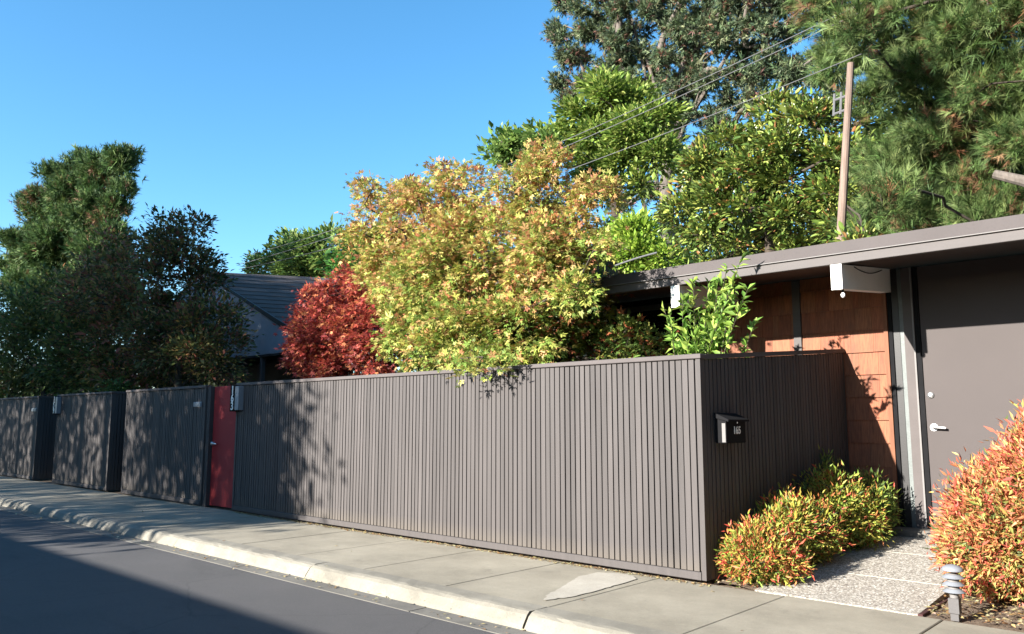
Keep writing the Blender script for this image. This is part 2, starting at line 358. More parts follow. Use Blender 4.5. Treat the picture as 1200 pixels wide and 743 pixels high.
# red gate
t = empty('gate', (-13.6, 7.1, 0), 0, 'bright red flush gate between two dark fences', 'gate')
rd = MB().box(-13.60, -12.64, 6.87, 6.915, .03, 2.10, bev=.004).build('door_leaf', M['red'], t)
h = MB(); h.tube([(-13.53, 6.87, 1.10), (-13.53, 6.81, 1.10)], .028, 12); h.tube([(-13.53, 6.815, 1.10), (-13.44, 6.805, 1.10), (-13.34, 6.805, 1.095)], [.02, .014, .011], 10); h.build('handle', M['steel'], rd, smooth=True)
MB().box(-13.72, -13.61, 6.80, 6.95, .0, 2.10, bev=.004).box(-13.72, -12.63, 6.955, 7.0, .0, 2.09).build('gate_frame', M['fence'], t)
t = empty('gate', (-22.0, 9, 0), 0, 'black gate set deep in the dark gap beside the number 159', 'gate')
lf = MB().box(-22.6, -21.4, 9.0, 9.05, .0, 2.1, bev=.004).build('door_leaf', M['dark'], t)
MB().tube([(-22.5, 9.0, 1.05), (-22.5, 8.94, 1.05)], .03, 10).build('knob', M['steel'], lf)
t = empty('recess_fence', (-17.6, 8.2, 0), 0, 'short dark fence closing the leafy gap left of the middle fence', 'fence')
MB().box(-17.96, -17.22, 8.2, 8.25, 0, 2.1).build('board_panel', M['dark'], t)
# number signs with a box lamp beside the digits
def sign(x, num, lab, zc=1.87):
    t = empty('house_number_sign', (x, YF, zc), 0, lab, 'house sign', 'vertical house number signs')
    MB().box(x-.12, x+.042, YF-.088, YF-.001, zc-.22, zc+.22, bev=.004).build('backplate', M['black'], t)
    for k, ch in enumerate(num): text_obj('digit', ch, .185, (x-.04, YF-.091, zc+.135-.135*k), (1, 0, 0), (0, 0, 1), M['white'], t, .003)
    lb = MB().box(x+.045, x+.165, YF-.09, YF-.001, zc-.2, zc+.2, bev=.008).build('lamp_box', M['silver'], t)
sign(-12.57, '163', 'vertical number 163 with silver box lamp beside the red gate')
sign(-21.25, '159', 'vertical number 159 with silver box lamp on the dark fence')
def slot(x, z, w, lab):
    t = empty('mail_slot', (x, YF, z), 0, lab, 'mail slot', 'metal mail slots in the fences')
    MB().box(x-w/2, x+w/2, YF-.014, YF-.001, z-.045, z+.045, bev=.004).build('slot_frame', M['silver'], t)
    MB().box(x-w/2+.015, x+w/2-.015, YF-.024, YF-.0145, z-.028, z+.030, bev=.004).build('flap', M['silver'], t)
slot(-14.02, 1.79, .30, 'blue grey metal mail slot near the red gate')
slot(-23.0, 1.78, .36, 'pale metal mail slot on the farthest fence')
# mailbox 165 on the shaded return fence
XM = XC; XC = XC+.022
t = empty('mailbox', (XC, 7.1, 1.3), 0, 'black wall mailbox marked 165 on the shaded side fence', 'mailbox')
y0, y1, zb, zt = 6.98, 7.37, 1.28, 1.52
MB().box(XC+.003, XC+.115, y0, y1, zb, zt, bev=.006).build('box_body', M['black'], t)
mb = MB(); mb.loft([[(XC+.002, y0-.02, zt+.003), (XC+.15, y0-.02, zt-.035), (XC+.15, y0-.02, zt-.015), (XC+.002, y0-.02, zt+.05)],
                    [(XC+.002, y1+.02, zt+.003), (XC+.15, y1+.02, zt-.035), (XC+.15, y1+.02, zt-.015), (XC+.002, y1+.02, zt+.05)]]); mb.build('lid', M['black'], t)
MB().box(XC+.072, XC+.108, y0-.004, y0-.0005, zb+.01, zt-.05).build('sunlit_strip', M['lightgrey'], t)  # sunlit edge of the black box, put in as a light grey strip
text_obj('number', '165', .10, (XC+.118, 7.19, 1.40), (0, 1, 0), (0, 0, 1), M['white'], t, .002)
MB().tube([(XC+.115, 7.20, 1.475), (XC+.12, 7.20, 1.475)], .009, 8).build('lock', M['steel'], t)

XC = XM
# ------------------------------------------------------------- the house at 165
H = empty('house', (-6, YH, 0), 0, 'low flat roofed house with cedar shingle wall and grey fascia', 'house')
SL = .10
def roofz(y): return 3.155+(y-YE)*SL
XL, XR = -11.8, 3.2
mb = MB()                                             # roof slab with board soffit
for k in range(24):
    ya = YE+.06+k*.15; yb = ya+.144
    mb.loft([[(XL, ya, roofz(ya)+.0), (XR, ya, roofz(ya)+.0), (XR, ya, roofz(ya)+.03), (XL, ya, roofz(ya)+.03)], [(XL, yb, roofz(yb)), (XR, yb, roofz(yb)), (XR, yb, roofz(yb)+.03), (XL, yb, roofz(yb)+.03)]])
mb.build('soffit', M['soffit'], H)
mb = MB(); ya, yb = YE+.05, 17
mb.loft([[(XL, ya, roofz(ya)+.032), (XR, ya, roofz(ya)+.032), (XR, ya, roofz(ya)+.17), (XL, ya, roofz(ya)+.17)], [(XL, yb, roofz(yb)+.032), (XR, yb, roofz(yb)+.032), (XR, yb, roofz(yb)+.17), (XL, yb, roofz(yb)+.17)]])
roof = mb.build('roof', M['dark'], H)
z0 = 3.145
MB().box(XL, XR, YE-.02, YE+.048, z0, z0+.098, bev=.004).build('fascia_board', M['fasciaL'], roof)
MB().loft([[(XL, YE-.035, z0+.112), (XR, YE-.035, z0+.112), (XR, YE+.045, z0+.112), (XL, YE+.045, z0+.112)],
           [(XL, YE-.03, z0+.235), (XR, YE-.03, z0+.235), (XR, YE+.045, z0+.235), (XL, YE+.045, z0+.235)]]).build('roof_edge', M['fasciaU'], roof)
MB().box(XL, XR, YE-.045, YE+.04, z0+.1, z0+.110, bev=.002).build('drip_edge', M['lightgrey'], roof)
# beams
for xb in (-3.128, -5.09, -7.3, -9.5):
    mb = MB(); ya, yb = YE-.018, YH+.1; a, b = xb-.058, xb+.058
    mb.loft([[(a, ya, 2.872), (b, ya, 2.872), (b, ya, 3.142), (a, ya, 3.142)], [(a, YE+.05, 2.88), (b, YE+.05, 2.88), (b, YE+.05, 3.142), (a, YE+.05, 3.142)], [(a, yb, 3.03), (b, yb, 3.03), (b, yb, roofz(yb)-.004), (a, yb, roofz(yb)-.004)]])
    tg = mb.build('roof_beam', M['beam'], H)
    if xb == -3.128:
        c = MB(); c.tube([(xb+.06, YE+.35+.9*s, roofz(YE+.35+.9*s)-.03-.055*math.sin(s*math.pi)) for s in np.linspace(0, 1, 9)], .006, 6); c.build('cable', M['dark'], tg)
t = empty('flood_lamp', (-3.10, YE+.06, 2.86), 0, 'tiny glass lamp bulb under the end of the nearest white beam', 'lamp')
MB().lathe(-3.10, YE+.07, [(.012, 2.879), (.014, 2.855), (.018, 2.85)], 10).build('socket', M['dark'], t)
MB().lathe(-3.10, YE+.07, [(.012, 2.849), (.024, 2.825), (.02, 2.802), (.006, 2.79)], 12).build('bulb', M['white'], t, smooth=True)
# shingle wall
def shingles(x0, x1, z0, z1, y, off):
    mb = MB(); c0 = z0; k = 0; expo = .272
    while c0 < z1:
        c1 = min(c0+expo, z1); x = x0-random.uniform(0, .1)
        while x < x1:
            wd = random.uniform(.07, .30); a, b = max(x, x0), min(x+wd, x1)
            if b-a > .01:
                kk = random.uniform(.78, 1.12); hue = random.uniform(-.025, .025)
                col = (.235*kk, (.078+hue*.4)*kk, (.032+hue*.2)*kk); zz = c0+random.uniform(0, .004)
                mb.loft([[(a+.001, y-.030, zz), (b-.001, y-.030, zz), (b-.001, y, zz), (a+.001, y, zz)], [(a+.001, y-.008, c1+.01), (b-.001, y-.008, c1+.01), (b-.001, y, c1+.01), (a+.001, y, c1+.01)]], col)
            x += wd
        c0 = c1
    return mb
zt = 3.29
shingles(-5.65, -4.275, .14+off if (off := 0) else .14, zt, YH, 0).build('shingle_wall', M['cedar'], H, cols=True)
shingles(-4.17, -3.17, .14, zt, YH, 0).build('shingle_wall', M['cedar'], H, cols=True)
MB().box(-5.7, -3.0, YH+.002, YH+.15, -.1, 3.3).build('wall_backing', M['dark'], H)
MB().box(-4.272, -4.174, YH-.045, YH, .1, zt, bev=.004).build('wall_post', M['fasciaL'], H)
MB().box(-3.168, -3.122, YH-.04, YH, .1, zt, bev=.004).build('corner_board', painted('cedar_trim', (.34, .12, .05), .7, .2, (20, 20, 1), 3), H)
MB().box(-3.120, -3.075, YH-.02, YH+.1, .1, zt, bev=.004).build('jamb', M['black'], H)
mb = MB().box(-.4, .0, 0, 0.01, 0, .01)
sg = MB().box(-3.073, -2.945, YH+.01, YH+.03, .24, zt).build('sidelight_pane', M['greyglass'], H)
MB().box(-2.943, -2.845, YH-.035, YH+.05, .22, zt, bev=.006).box(-3.073, -2.945, YH-.02, YH+.05, .20, .238).build('door_frame', M['trim'], H)
MB().box(-2.843, -2.825, YH-.05, YH+.05, .22, zt, bev=.003).build('frame_bead', M['lightgrey'], H)
MB().box(-2.823, -2.77, YH-.03, YH+.07, .22, zt).build('jamb', M['black'], H)
dr = MB().box(-2.766, -1.35, YH-.012, YH+.04, .30, zt-.003, bev=.004).build('front_door', M['door'], H)
k = MB(); k.lathe(0, 0, [(.034, 0), (.036, .012), (.024, .02), (.012, .024)], 18)
kn = mesh_obj('deadbolt', [(-2.705+v[0], YH-.012-v[2], 1.785+v[1]) for v in k.V], k.F, M['steel'], dr)
lv = MB(); lv.tube([(-2.69, YH-.012, 1.42), (-2.69, YH-.025, 1.42)], .042, 18); lv.tube([(-2.69, YH-.026, 1.42), (-2.69, YH-.065, 1.42), (-2.66, YH-.07, 1.42), (-2.56, YH-.07, 1.412)], [.018, .017, .016, .013], 10)
lv.build('lever_handle', M['steel'], dr)
MB().box(-1.345, -1.28, YH-.03, YH+.07, .22, zt).build('jamb', M['black'], H)
MB().box(-1.278, XR, YH, YH+.12, .1, 3.3).build('front_wall', M['door'], H)
# window wall behind the maple
for a, b in ((-6.865, -5.72), (-8.18, -6.93), (-9.9, -8.24), (-11.6, -9.96)):
    f_ = MB().box(a, a+.05, YH-.02, YH+.05, .3, 2.75+.45, bev=.003).box(b-.0, b+.05, YH-.02, YH+.05, .3, 3.2, bev=.003).box(a+.051, b-.001, YH-.02, YH+.05, 3.12, 3.2).box(a+.051, b-.001, YH-.02, YH+.05, .3, .38).build('window', M['lightgrey'], H)
    MB().box(a+.051, b-.001, YH+.01, YH+.02, .381, 3.119).build('pane', M['glass'], f_)
MB().box(-11.65, -5.70, YH+.06, YH+.12, -.1, 3.3).build('dark_wall', M['dark'], H)
MB().box(-11.7, -11.55, YH+.13, 16.9, -.1, 3.3).box(3, 3.15, YH+.13, 16.9, -.1, 3.3).box(-11.7, 3.15, 16.9, 17, -.1, 3.6).build('rear_wall', M['dark'], H)
# roof top box and curb units seen above the eave behind the maple
q = at(680, 310, Y=11.5); MB().box(q[0]-.45, q[0]+.35, 11.2, 12.2, 3.5, q[2]+.12, bev=.01).build('roof_box', M['dark'], roof)
q = at(612, 335, Y=11.5); MB().box(q[0]-.9, q[0]+.5, 11.4, 12.6, 3.45, q[2]+.16, bev=.01).build('roof_curb', M['lightgrey'], roof)

# ------------------------------------------------------------- neighbour's gabled house
G = empty('gabled_house', (-20, 11, 0), 0, 'neighbouring house with dark shingle gable roof behind the red maple', 'house')
P0 = at(236, 318, Y=11); E0 = at(366, 401, Y=11); R1 = at(428, 328, Y=15.8); E1 = np.array([R1[0]+E0[0]-P0[0]-.5, 15.8, E0[2]])
L0 = np.array([2*P0[0]-E0[0], 11, E0[2]]); L1 = np.array([2*R1[0]-E1[0], 15.8, E0[2]])
mb = MB(); K = 16                                      # shingle courses as real steps
for (A, B, Cc, D) in ((P0, E0, E1, R1), (P0, L0, L1, R1)):
    for k in range(K):
        a, b = k/K, (k+1)/K
        p = [A+(B-A)*a, A+(B-A)*b, D+(Cc-D)*b, D+(Cc-D)*a]; sh = random.uniform(.6, 1.1)
        for s in range(14):
            u, v = s/14, (s+1)/14; kk = sh*random.uniform(.75, 1.25); col = (.075*kk, .06*kk, .055*kk)
            q = [p[0]+(p[3]-p[0])*u, p[1]+(p[2]-p[1])*u, p[1]+(p[2]-p[1])*v, p[0]+(p[3]-p[0])*v]
            lo = [x+np.array([0, 0, -.06]) for x in q]; hi = [q[0], q[1]+[0, 0, .02], q[2]+[0, 0, .02], q[3]]
            mb.loft([lo, hi], col)
gr = mb.build('roof', M['tinted'], G, cols=True)
dz = np.array([0, 0, -.07]); yb = 11.02
wl = MB(); bl = at(190, 414, Y=11.02)
pk = P0+dz; e = E0+dz+np.array([-.02, 0, 0]); zb_ = e[2]-.10
ring = lambda y: [(L0[0], y, zb_), (e[0], y, zb_), (e[0], y, e[2]+.02), (pk[0], y, pk[2]), (L0[0], y, e[2]+.02)]
wl.loft([ring(11.02), ring(11.12)]); wl.build('gable_wall', M['stucco'], G)
MB().loft([[P0+dz*.3+[0, -.03, 0], P0+[0, -.03, .03], P0+[0, .02, .03], P0+dz*.3+[0, .02, 0]], [E0+dz*.3+[0, -.03, -.12], E0+[0, -.03, .03], E0+[0, .02, .03], E0+dz*.3+[0, .02, -.12]]]).build('rake_board', M['dark'], gr)
MB().box(L0[0]+.3, E0[0]-.5, 12.3, 12.4, -.05, zb_+.6).build('rear_wall', M['dark'], G)
MB().box(L0[0], E0[0], 11.03, 12.3, zb_-.06, zb_-.003).build('carport_ceiling', M['dark'], G)
q = at(308, 420, Y=11.1)
for x in (q[0], q[0]-4.2): MB().box(x-.05, x+.05, 11.05, 11.15, -.05, zb_-.062).build('post', M['trim'], G)

# ------------------------------------------------------------- houses across the street (cast the long road shadow)
A_ = empty('long_house', (-8, -9, 0), 0, 'long low house with flat eave behind the photographer', 'house')
MB().box(-62, 30, -13, -6.4, -.1, 3.09).build('wall', M['stucco'], A_)
MB().box(-63, 31, -13.5, -5.0, 3.10, 3.27, bev=.01).build('roof', M['fasciaU'], A_)
struct(MB().box(-160, 90, -3.25, -3.2, -.3, 0).box(-160, 90, -4.8, -3.25, -.3, -.003).box(-160, 90, -60, -4.8, -.3, -.01), 'far_sidewalk', M['walk'])

# ------------------------------------------------------------- foliage tools
def rot_frames(d, nrm):
    d = d/np.linalg.norm(d, axis=1, keepdims=True); s = np.cross(nrm, d); s /= np.linalg.norm(s, axis=1, keepdims=True)+1e-9
    return np.stack([d, s, np.cross(d, s)], axis=2)
OVAL = (np.array([(0, 0, 0), (.45, .24, .07), (1, 0, -.06), (.45, -.24, .07)]), np.array([(0, 1, 2), (0, 2, 3)]))
OVAL6 = (np.array([(0, 0, 0), (.3, .19, .06), (.7, .16, .04), (1, 0, -.07), (.7, -.16, .04), (.3, -.19, .06)]), np.array([(0, 1, 2), (0, 2, 3), (0, 3, 4), (0, 4, 5)]))
NARROW = (np.array([(0, 0, 0), (.4, .13, .05), (1, 0, -.1), (.4, -.13, .05)]), np.array([(0, 1, 2), (0, 2, 3)]))
def lobed(angs, lens, wid):
    V = []; Fc = []
    for a, l in zip(angs, lens):
        c, s = math.cos(R(a)), math.sin(R(a)); n = len(V)
        V += [(.12, 0, 0), (.12+l*.5*c-wid*s, l*.5*s+wid*c, .03), (.12+l*c, l*s, -.06), (.12+l*.5*c+wid*s, l*.5*s-wid*c, .03)]
        Fc += [(n, n+1, n+2), (n, n+2, n+3)]
    return np.array(V), np.array(Fc)
MAPLE = lobed((0, 48, -48, 98, -98), (.88, .72, .72, .45, .45), .13)
def needles(n, ln, wd, spread):
    V = []; Fc = []; r = np.random.default_rng(3)
    for i in range(n):
        a = r.uniform(0, 2*math.pi); t = abs(r.normal(.5, .3))*spread; st = r.uniform(-.35, .3)
        d = np.array([math.cos(t), math.sin(t)*math.cos(a), math.sin(t)*math.sin(a)]); s = np.cross(d, [.3, .5, .8]); s /= np.linalg.norm(s)
        b = np.array([st, 0, 0]); k = len(V); l = ln*r.uniform(.7, 1.1)
        V += [b-s*wd/2, b+s*wd/2, b+d*l]; Fc.append((k, k+1, k+2))
    return np.array(V), np.array(Fc)
TUFT = needles(28, 1.0, .05, 1.3)
PUFF = needles(12, 1.0, .16, 1.4)
SPRAY = needles(9, 1.0, .22, 1.2)
def rand_unit(n):
    v = rng.normal(size=(n, 3)); return v/np.linalg.norm(v, axis=1, keepdims=True)
def foliage(name, P, D, tmpl, size, colf, mat, parent, nrm_up=1.0, sjit=.3):
    n = len(P); T, Fc = tmpl
    nr = rand_unit(n)*.8+np.array([0, 0, nrm_up]); B = rot_frames(D, nr)
    s = size*np.exp(rng.normal(0, sjit, n))
    V = P[:, None, :]+np.einsum('nij,kj->nki', B, T)*s[:, None, None]
    c = colf(P); k = len(T)
    Fa = (Fc[None]+np.arange(n)[:, None, None]*k).reshape(-1, 3)
    return mesh_obj(name, V.reshape(-1, 3), Fa, mat, parent, np.repeat(c, k, axis=0))
def palette(cols, wts, zfun=None, jit=.18):
    cols = np.array(cols)
    def f(P):
        n = len(P)
        if zfun is None: pr = np.tile(np.array(wts)/sum(wts), (n, 1))
        else: pr = zfun(P)
        cum = np.cumsum(pr, axis=1); u = rng.random(n)[:, None]*cum[:, -1:]
        i = (u > cum).sum(axis=1).clip(0, len(cols)-1)
        return (.86*cols[i]*np.exp(rng.normal(0, jit, (n, 1)))*np.exp(rng.normal(0, .06, (n, 3)))).clip(0, .9)
    return f
def blobs_px(L, Y, depth=1.0):
    out = []
    for b in L:
        x, y, r = b[:3]; dy = b[3] if len(b) > 3 else 0
        p = at(x, y, Y=Y+dy); out.append((p, r/ppm(p), depth))
    return out
def clumps(bl, n, shell=.55, rb=0, sd=1.3, bflat=.75):
    if rb:
        cand, own = clumps(bl, 2600, shell); B = [cand[0]]; O = [own[0]]
        for c_, o_ in zip(cand, own):
            if np.min(np.linalg.norm(np.array(B)-c_, axis=1)) > rb*sd: B.append(c_); O.append(o_)
        B = np.array(B); O = np.array(O); rr = rb*rng.uniform(.65, 1.25, len(B)); w = rr**2/np.sum(rr**2); i = rng.choice(len(B), n, p=w)
        d = rand_unit(n)*(rr[i]*(.5+.5*rng.random(n)))[:, None]; d[:, 2] = np.abs(d[:, 2])*np.where(rng.random(n) < .25, -1, 1)*bflat
        clumps.last = B
        return B[i]+d, .4*O[i]+.6*(B[i]-np.array([0, 0, rb*.4]))
    w = np.array([b[1]**2.3 for b in bl]); w /= w.sum(); idx = rng.choice(len(bl), n, p=w)
    c = np.array([bl[i][0] for i in idx]); r = np.array([bl[i][1] for i in idx]); dp = np.array([bl[i][2] for i in idx])
    d = rand_unit(n)*(r*(shell+(1-shell)*rng.random(n))**.8)[:, None]; d[:, 1] *= dp
    return c+d, c
def skeleton(trunk, trad, targets, mat, parent, twig=.006, expo=.42, name='trunk', sides=6, sag=.0):
    nodes = [np.array(p, float) for p in trunk]; par = [-1]+list(range(len(trunk)-1))
    rfix = list(trad)
    Tm = nodes[-1]; order = np.argsort([min(np.linalg.norm(t-q) for q in nodes) for t in targets]); cnt = {}
    start = max(0, len(trunk)//2-1)
    leafn = []
    for i in order:
        t = targets[i]; A = np.array(nodes)
        d = np.linalg.norm(A-t, axis=1)+.6*np.maximum(0, A[:, 2]-t[2]); d[:start] = 1e9
        j = int(np.argmin(d)); L = np.linalg.norm(t-nodes[j]); ns = max(1, int(L/.5)); prev = j; ns = min(ns, 5)
        for s in range(1, ns+1):
            f_ = s/ns; q = nodes[j]*(1-f_)+t*f_+rng.normal(0, .05*L, 3)*(0 if s == ns else 1); q[2] += .12*L*math.sin(f_*math.pi)
            nodes.append(q); par.append(prev); rfix.append(None); prev = len(nodes)-1
        leafn.append(prev)
    c = np.zeros(len(nodes)); c[leafn] += 1
    for i in range(len(nodes)-1, 0, -1): c[par[i]] += c[i]
    rr = [rfix[i] if rfix[i] is not None else min(twig*max(1, c[i])**expo, trad[-1]*.9) for i in range(len(nodes))]
    V = []; Fq = []; n = sides
    for i in range(1, len(nodes)):
        a, b = nodes[par[i]], nodes[i]; d = b-a; L = np.linalg.norm(d)
        if L < 1e-5: continue
        d = d/L; s = np.cross(d, [0, 0, 1.] if abs(d[2]) < .9 else [1., 0, 0]); s /= np.linalg.norm(s); u = np.cross(d, s)
        ra = min(rr[par[i]], rr[i]*1.35) if rfix[i] is None else rr[par[i]]; rb = rr[i]; k = len(V)
        for (pt, r) in ((a, ra), (b, rb)):
            for q in range(n): V.append(pt+r*(math.cos(2*math.pi*q/n)*s+math.sin(2*math.pi*q/n)*u))
        for q in range(n): Fq.append((k+q, k+(q+1) % n, k+n+(q+1) % n, k+n+q))
    return mesh_obj(name, np.array(V), np.array(Fq), mat, parent, smooth=True)
def tree(name, label, cat, base, trunk, trad, bl, ncl, crad, nleaf, tmpl, size, colf, leafm='leaf', barkm='bark', group=None, twig=.006, shell=.5, flat=.75, outw=.8, grav=0., hole=0, nup=1.0, extra=None, maxbr=500, rb=0, sd=1.3):
    root = empty(name, tuple(base), 0, label, cat, group)
    Cc, O = clumps(bl, ncl, shell, rb, sd)
    if extra is not None: Cc = np.vstack([Cc, extra]); O = np.vstack([O, extra-np.array([0, 0, .2])])
    sel = rng.permutation(len(Cc))[:maxbr]
    tg = Cc[sel]
    if rb: tg = np.vstack([clumps.last, Cc[sel][:200]])
    skeleton(trunk, trad, tg, M[barkm], root, twig)
    k = rng.poisson(nleaf, len(Cc))+1; idx = np.repeat(np.arange(len(Cc)), k)
    off = rng.normal(0, 1, (len(idx), 3))*crad*.5; off[:, 2] *= flat
    P = Cc[idx]+off
    ow = Cc[idx]-O[idx]; ow /= np.linalg.norm(ow, axis=1, keepdims=True)+1e-6
    D = off/(crad*.5)*.6+ow*outw+rand_unit(len(idx))*.6+np.array([0, 0, -grav])
    foliage('crown', P, D, tmpl, size, colf, M[leafm], root, nup)
    return root

# ------------------------------------------------------------- the street's trees and shrubs
def zmix(zlo, zhi, plo, phi, noise_s=.6):
    plo = np.array(plo, float); phi = np.array(phi, float); ph = rng.uniform(0, 6, 3)
    def f(P):
        t = ((P[:, 2]-zlo)/(zhi-zlo)).clip(0, 1)+.35*np.sin(P[:, 0]*1.9+ph[0])*np.sin(P[:, 1]*2.3+ph[1]+P[:, 2]*2.1)
        t = t.clip(0, 1)[:, None]; return plo*(1-t)+phi*t
    return f
def patchy(base, alt, k=1.0, th=.45):
    base = np.array(base, float); alt = np.array(alt, float); ph = rng.uniform(0, 6, 4)
    def f(P):
        v = np.sin(P[:, 0]*2.1*k+ph[0]+1.3*np.sin(P[:, 2]*1.7*k))*np.sin(P[:, 2]*2.6*k+ph[1])+.5*np.sin(P[:, 1]*3.1*k+ph[2]+P[:, 0]*1.1*k)
        t = ((v-th)/.3).clip(0, 1)[:, None]; return base*(1-t)+alt*t
    return f
# big autumn maple
MC = [(.21, .30, .06), (.46, .47, .11), (.56, .45, .15), (.56, .31, .13), (.46, .19, .10)]
bl = blobs_px([(452, 262, 34), (500, 262, 46), (538, 240, 38), (470, 320, 45), (525, 325, 62, -.2), (482, 385, 42, -.3), (545, 398, 46, -.5), (595, 300, 52), (632, 235, 44), (672, 248, 38), (610, 375, 42, -.5),
               (650, 208, 32), (640, 300, 44, -.3), (688, 280, 22, -.4), (672, 335, 20, -.5), (515, 418, 26, -.6), (575, 415, 36, -.6), (440, 235, 20), (535, 212, 20)], 7.85, .8)
bse = at(600, 436, Y=7.85); bse[2] = 0
tr = [bse, bse+[0, 0, 1.0], bse+[-.05, 0, 1.7], at(592, 400, Y=7.85), at(580, 350, Y=7.85)]
ex = np.array([at(x, y, Y=6.75+d) for x, y, d in ((520, 424, -.1), (532, 428, -.2), (546, 430, -.28), (560, 428, -.3), (574, 430, -.3), (588, 426, -.2), (600, 420, -.1), (530, 412, 0), (550, 410, 0), (553, 436, -.25), (540, 420, -.2), (566, 418, -.2), (582, 416, -.2))])
tree('maple_tree', 'large maple with yellow green and orange leaves leaning over the longest fence', 'tree', bse, tr, [.09, .085, .08, .07, .05], bl, 1500, .17, 30, MAPLE, .064,
     palette(MC, None, zmix(2.3, 4.5, (.46, .34, .12, .06, .02), (.14, .22, .26, .24, .14))), twig=.006, shell=.3, grav=.35, extra=ex, rb=.34, sd=1.25)
# lower shaded branches, right side of the maple and shrub below
bl = blobs_px([(640, 350, 34), (670, 385, 34), (635, 410, 30), (705, 400, 28), (735, 402, 20), (760, 408, 16), (690, 340, 26)], 8.6, .9)
bs = at(690, 430, Y=8.8); bs[2] = 0
tree('garden_shrub', 'shaded green shrub with reddish tips in front of the dark windows', 'shrub', bs, [bs, bs+[0, 0, .8], bs+[0, 0, 1.4]], [.04, .035, .03], bl, 150, .24, 30, MAPLE, .075,
     palette([(.10, .16, .035), (.26, .30, .06), (.40, .13, .06)], (5, 3, 1.5)), twig=.005)
# red japanese maple
bl = blobs_px([(400, 365, 36), (375, 385, 30), (430, 380, 36), (395, 415, 38), (440, 415, 34), (362, 425, 24), (415, 345, 20), (355, 352, 10), (450, 350, 18)], 8.0, .9)
bs = at(405, 440, Y=8.0); bs[2] = 0
tree('red_maple_tree', 'small crimson leaved maple behind the fence, left of the yellow maple', 'tree', bs, [bs, bs+[0, 0, 1.0], bs+[.05, 0, 1.9], at(405, 400, Y=8.0)], [.06, .055, .045, .03], bl, 640, .17, 27, MAPLE, .062,
     palette([(.46, .085, .06), (.28, .05, .045), (.60, .22, .10), (.16, .03, .03)], (4, 2.5, 2.5, 1.5)), twig=.005, shell=.3, grav=.5, rb=.27, extra=np.array([at(x, y, Y=8.0) for x, y in ((402, 312), (358, 345), (406, 325), (350, 435))]))
# dark broadleaf trees behind the left fences
def darktree(L, Y, base, ncl, lab, cols, wts, size=.085, name='broadleaf_tree', crad=.35, nl=36, tm=OVAL, **kw):
    bl = blobs_px(L, Y, .8); b = at(*base, Y=Y); b[2] = 0; c = bl[0][0]; ncl = int(ncl*2.2); nl = int(nl*.5); crad *= .62; kw.setdefault('rb', .42)
    tree(name, lab, 'tree', b, [b, b*.5+np.array([c[0], c[1], 1.5])*.5, np.array([(b[0]+c[0])/2, c[1], 2.2]), c-[0, 0, bl[0][1]*.5]], [.12, .10, .09, .05], bl, ncl, crad, nl, tm, size, palette(cols, wts), **kw)
GD = [(.07, .10, .03), (.15, .19, .05), (.28, .24, .07), (.32, .15, .08)]
darktree([(50, 400, 60), (15, 420, 45), (95, 430, 45), (60, 360, 40), (20, 370, 34), (30, 450, 40), (120, 440, 30)], 8.6, (60, 460), 420, 'leftmost dark green broadleaf tree overhanging the far fences', GD, (6, 4, .7, .3), crad=.55, nl=48, size=.13, group='broadleaf trees behind the left fences')
darktree([(150, 350, 48), (115, 345, 42), (150, 400, 50), (110, 400, 40), (185, 420, 40), (140, 300, 22), (160, 440, 34)], 8.8, (150, 460), 380, 'brownish green tree overhanging the fence with the number 159', [(.08, .085, .03), (.18, .17, .05), (.34, .22, .07), (.30, .11, .07)], (4, 3, 2, 3), crad=.5, nl=46, size=.12, group='broadleaf trees behind the left fences')
darktree([(210, 330, 44), (205, 290, 26), (235, 390, 42), (200, 400, 46), (225, 285, 16), (240, 420, 34), (180, 300, 20), (205, 268, 9), (232, 268, 9)], 8.4, (215, 460), 380, 'slender topped dark tree above the fence left of the red gate', [(.065, .08, .03), (.15, .16, .05), (.30, .21, .07), (.24, .09, .06)], (5, 3, 1.5, 2), crad=.42, nl=46, size=.10, group='broadleaf trees behind the left fences', extra=np.array([at(x, y, Y=8.4) for x, y in ((205, 256), (230, 258), (228, 268), (206, 266), (240, 280), (182, 290), (195, 275))]))
hb = empty('hedge', (-34, 12.5, 0), 0, 'dark tall hedge closing the view beneath the left hand trees', 'hedge')
P = rng.uniform((-62, 11.8, 0), (-24, 13.2, 4.3), (16000, 3)); P[:, 2] *= rng.uniform(.8, 1, 16000)
foliage('crown', P, rand_unit(len(P)), OVAL, .26, palette([(.04, .06, .02), (.07, .10, .03)], (1, 1)), M['leaf'], hb)
hc = empty('hedge', (-14, 12.2, 0), 0, 'low dark hedge between the two houses, behind the red maple', 'hedge')
P = rng.uniform((-17.5, 11.6, 0), (-11.9, 12.8, 2.9), (5200, 3))
foliage('crown', P, rand_unit(len(P)), OVAL, .16, palette([(.04, .06, .02), (.08, .11, .03)], (1, 1)), M['leaf'], hc)
# hedge in the gap between the two left fences
bl = blobs_px([(133, 490, 10), (134, 515, 9), (133, 470, 10), (136, 455, 9)], 7.5, 1); b = at(133, 570, Y=7.5); b[2] = 0
tree('hedge_shrub', 'narrow green shrub filling the gap between two left fences', 'shrub', b, [b, b+[0, 0, .6], b+[0, 0, 1.2]], [.03, .025, .02], bl, 70, .25, 40, OVAL, .07, palette([(.07, .12, .03), (.14, .22, .05)], (3, 2)))
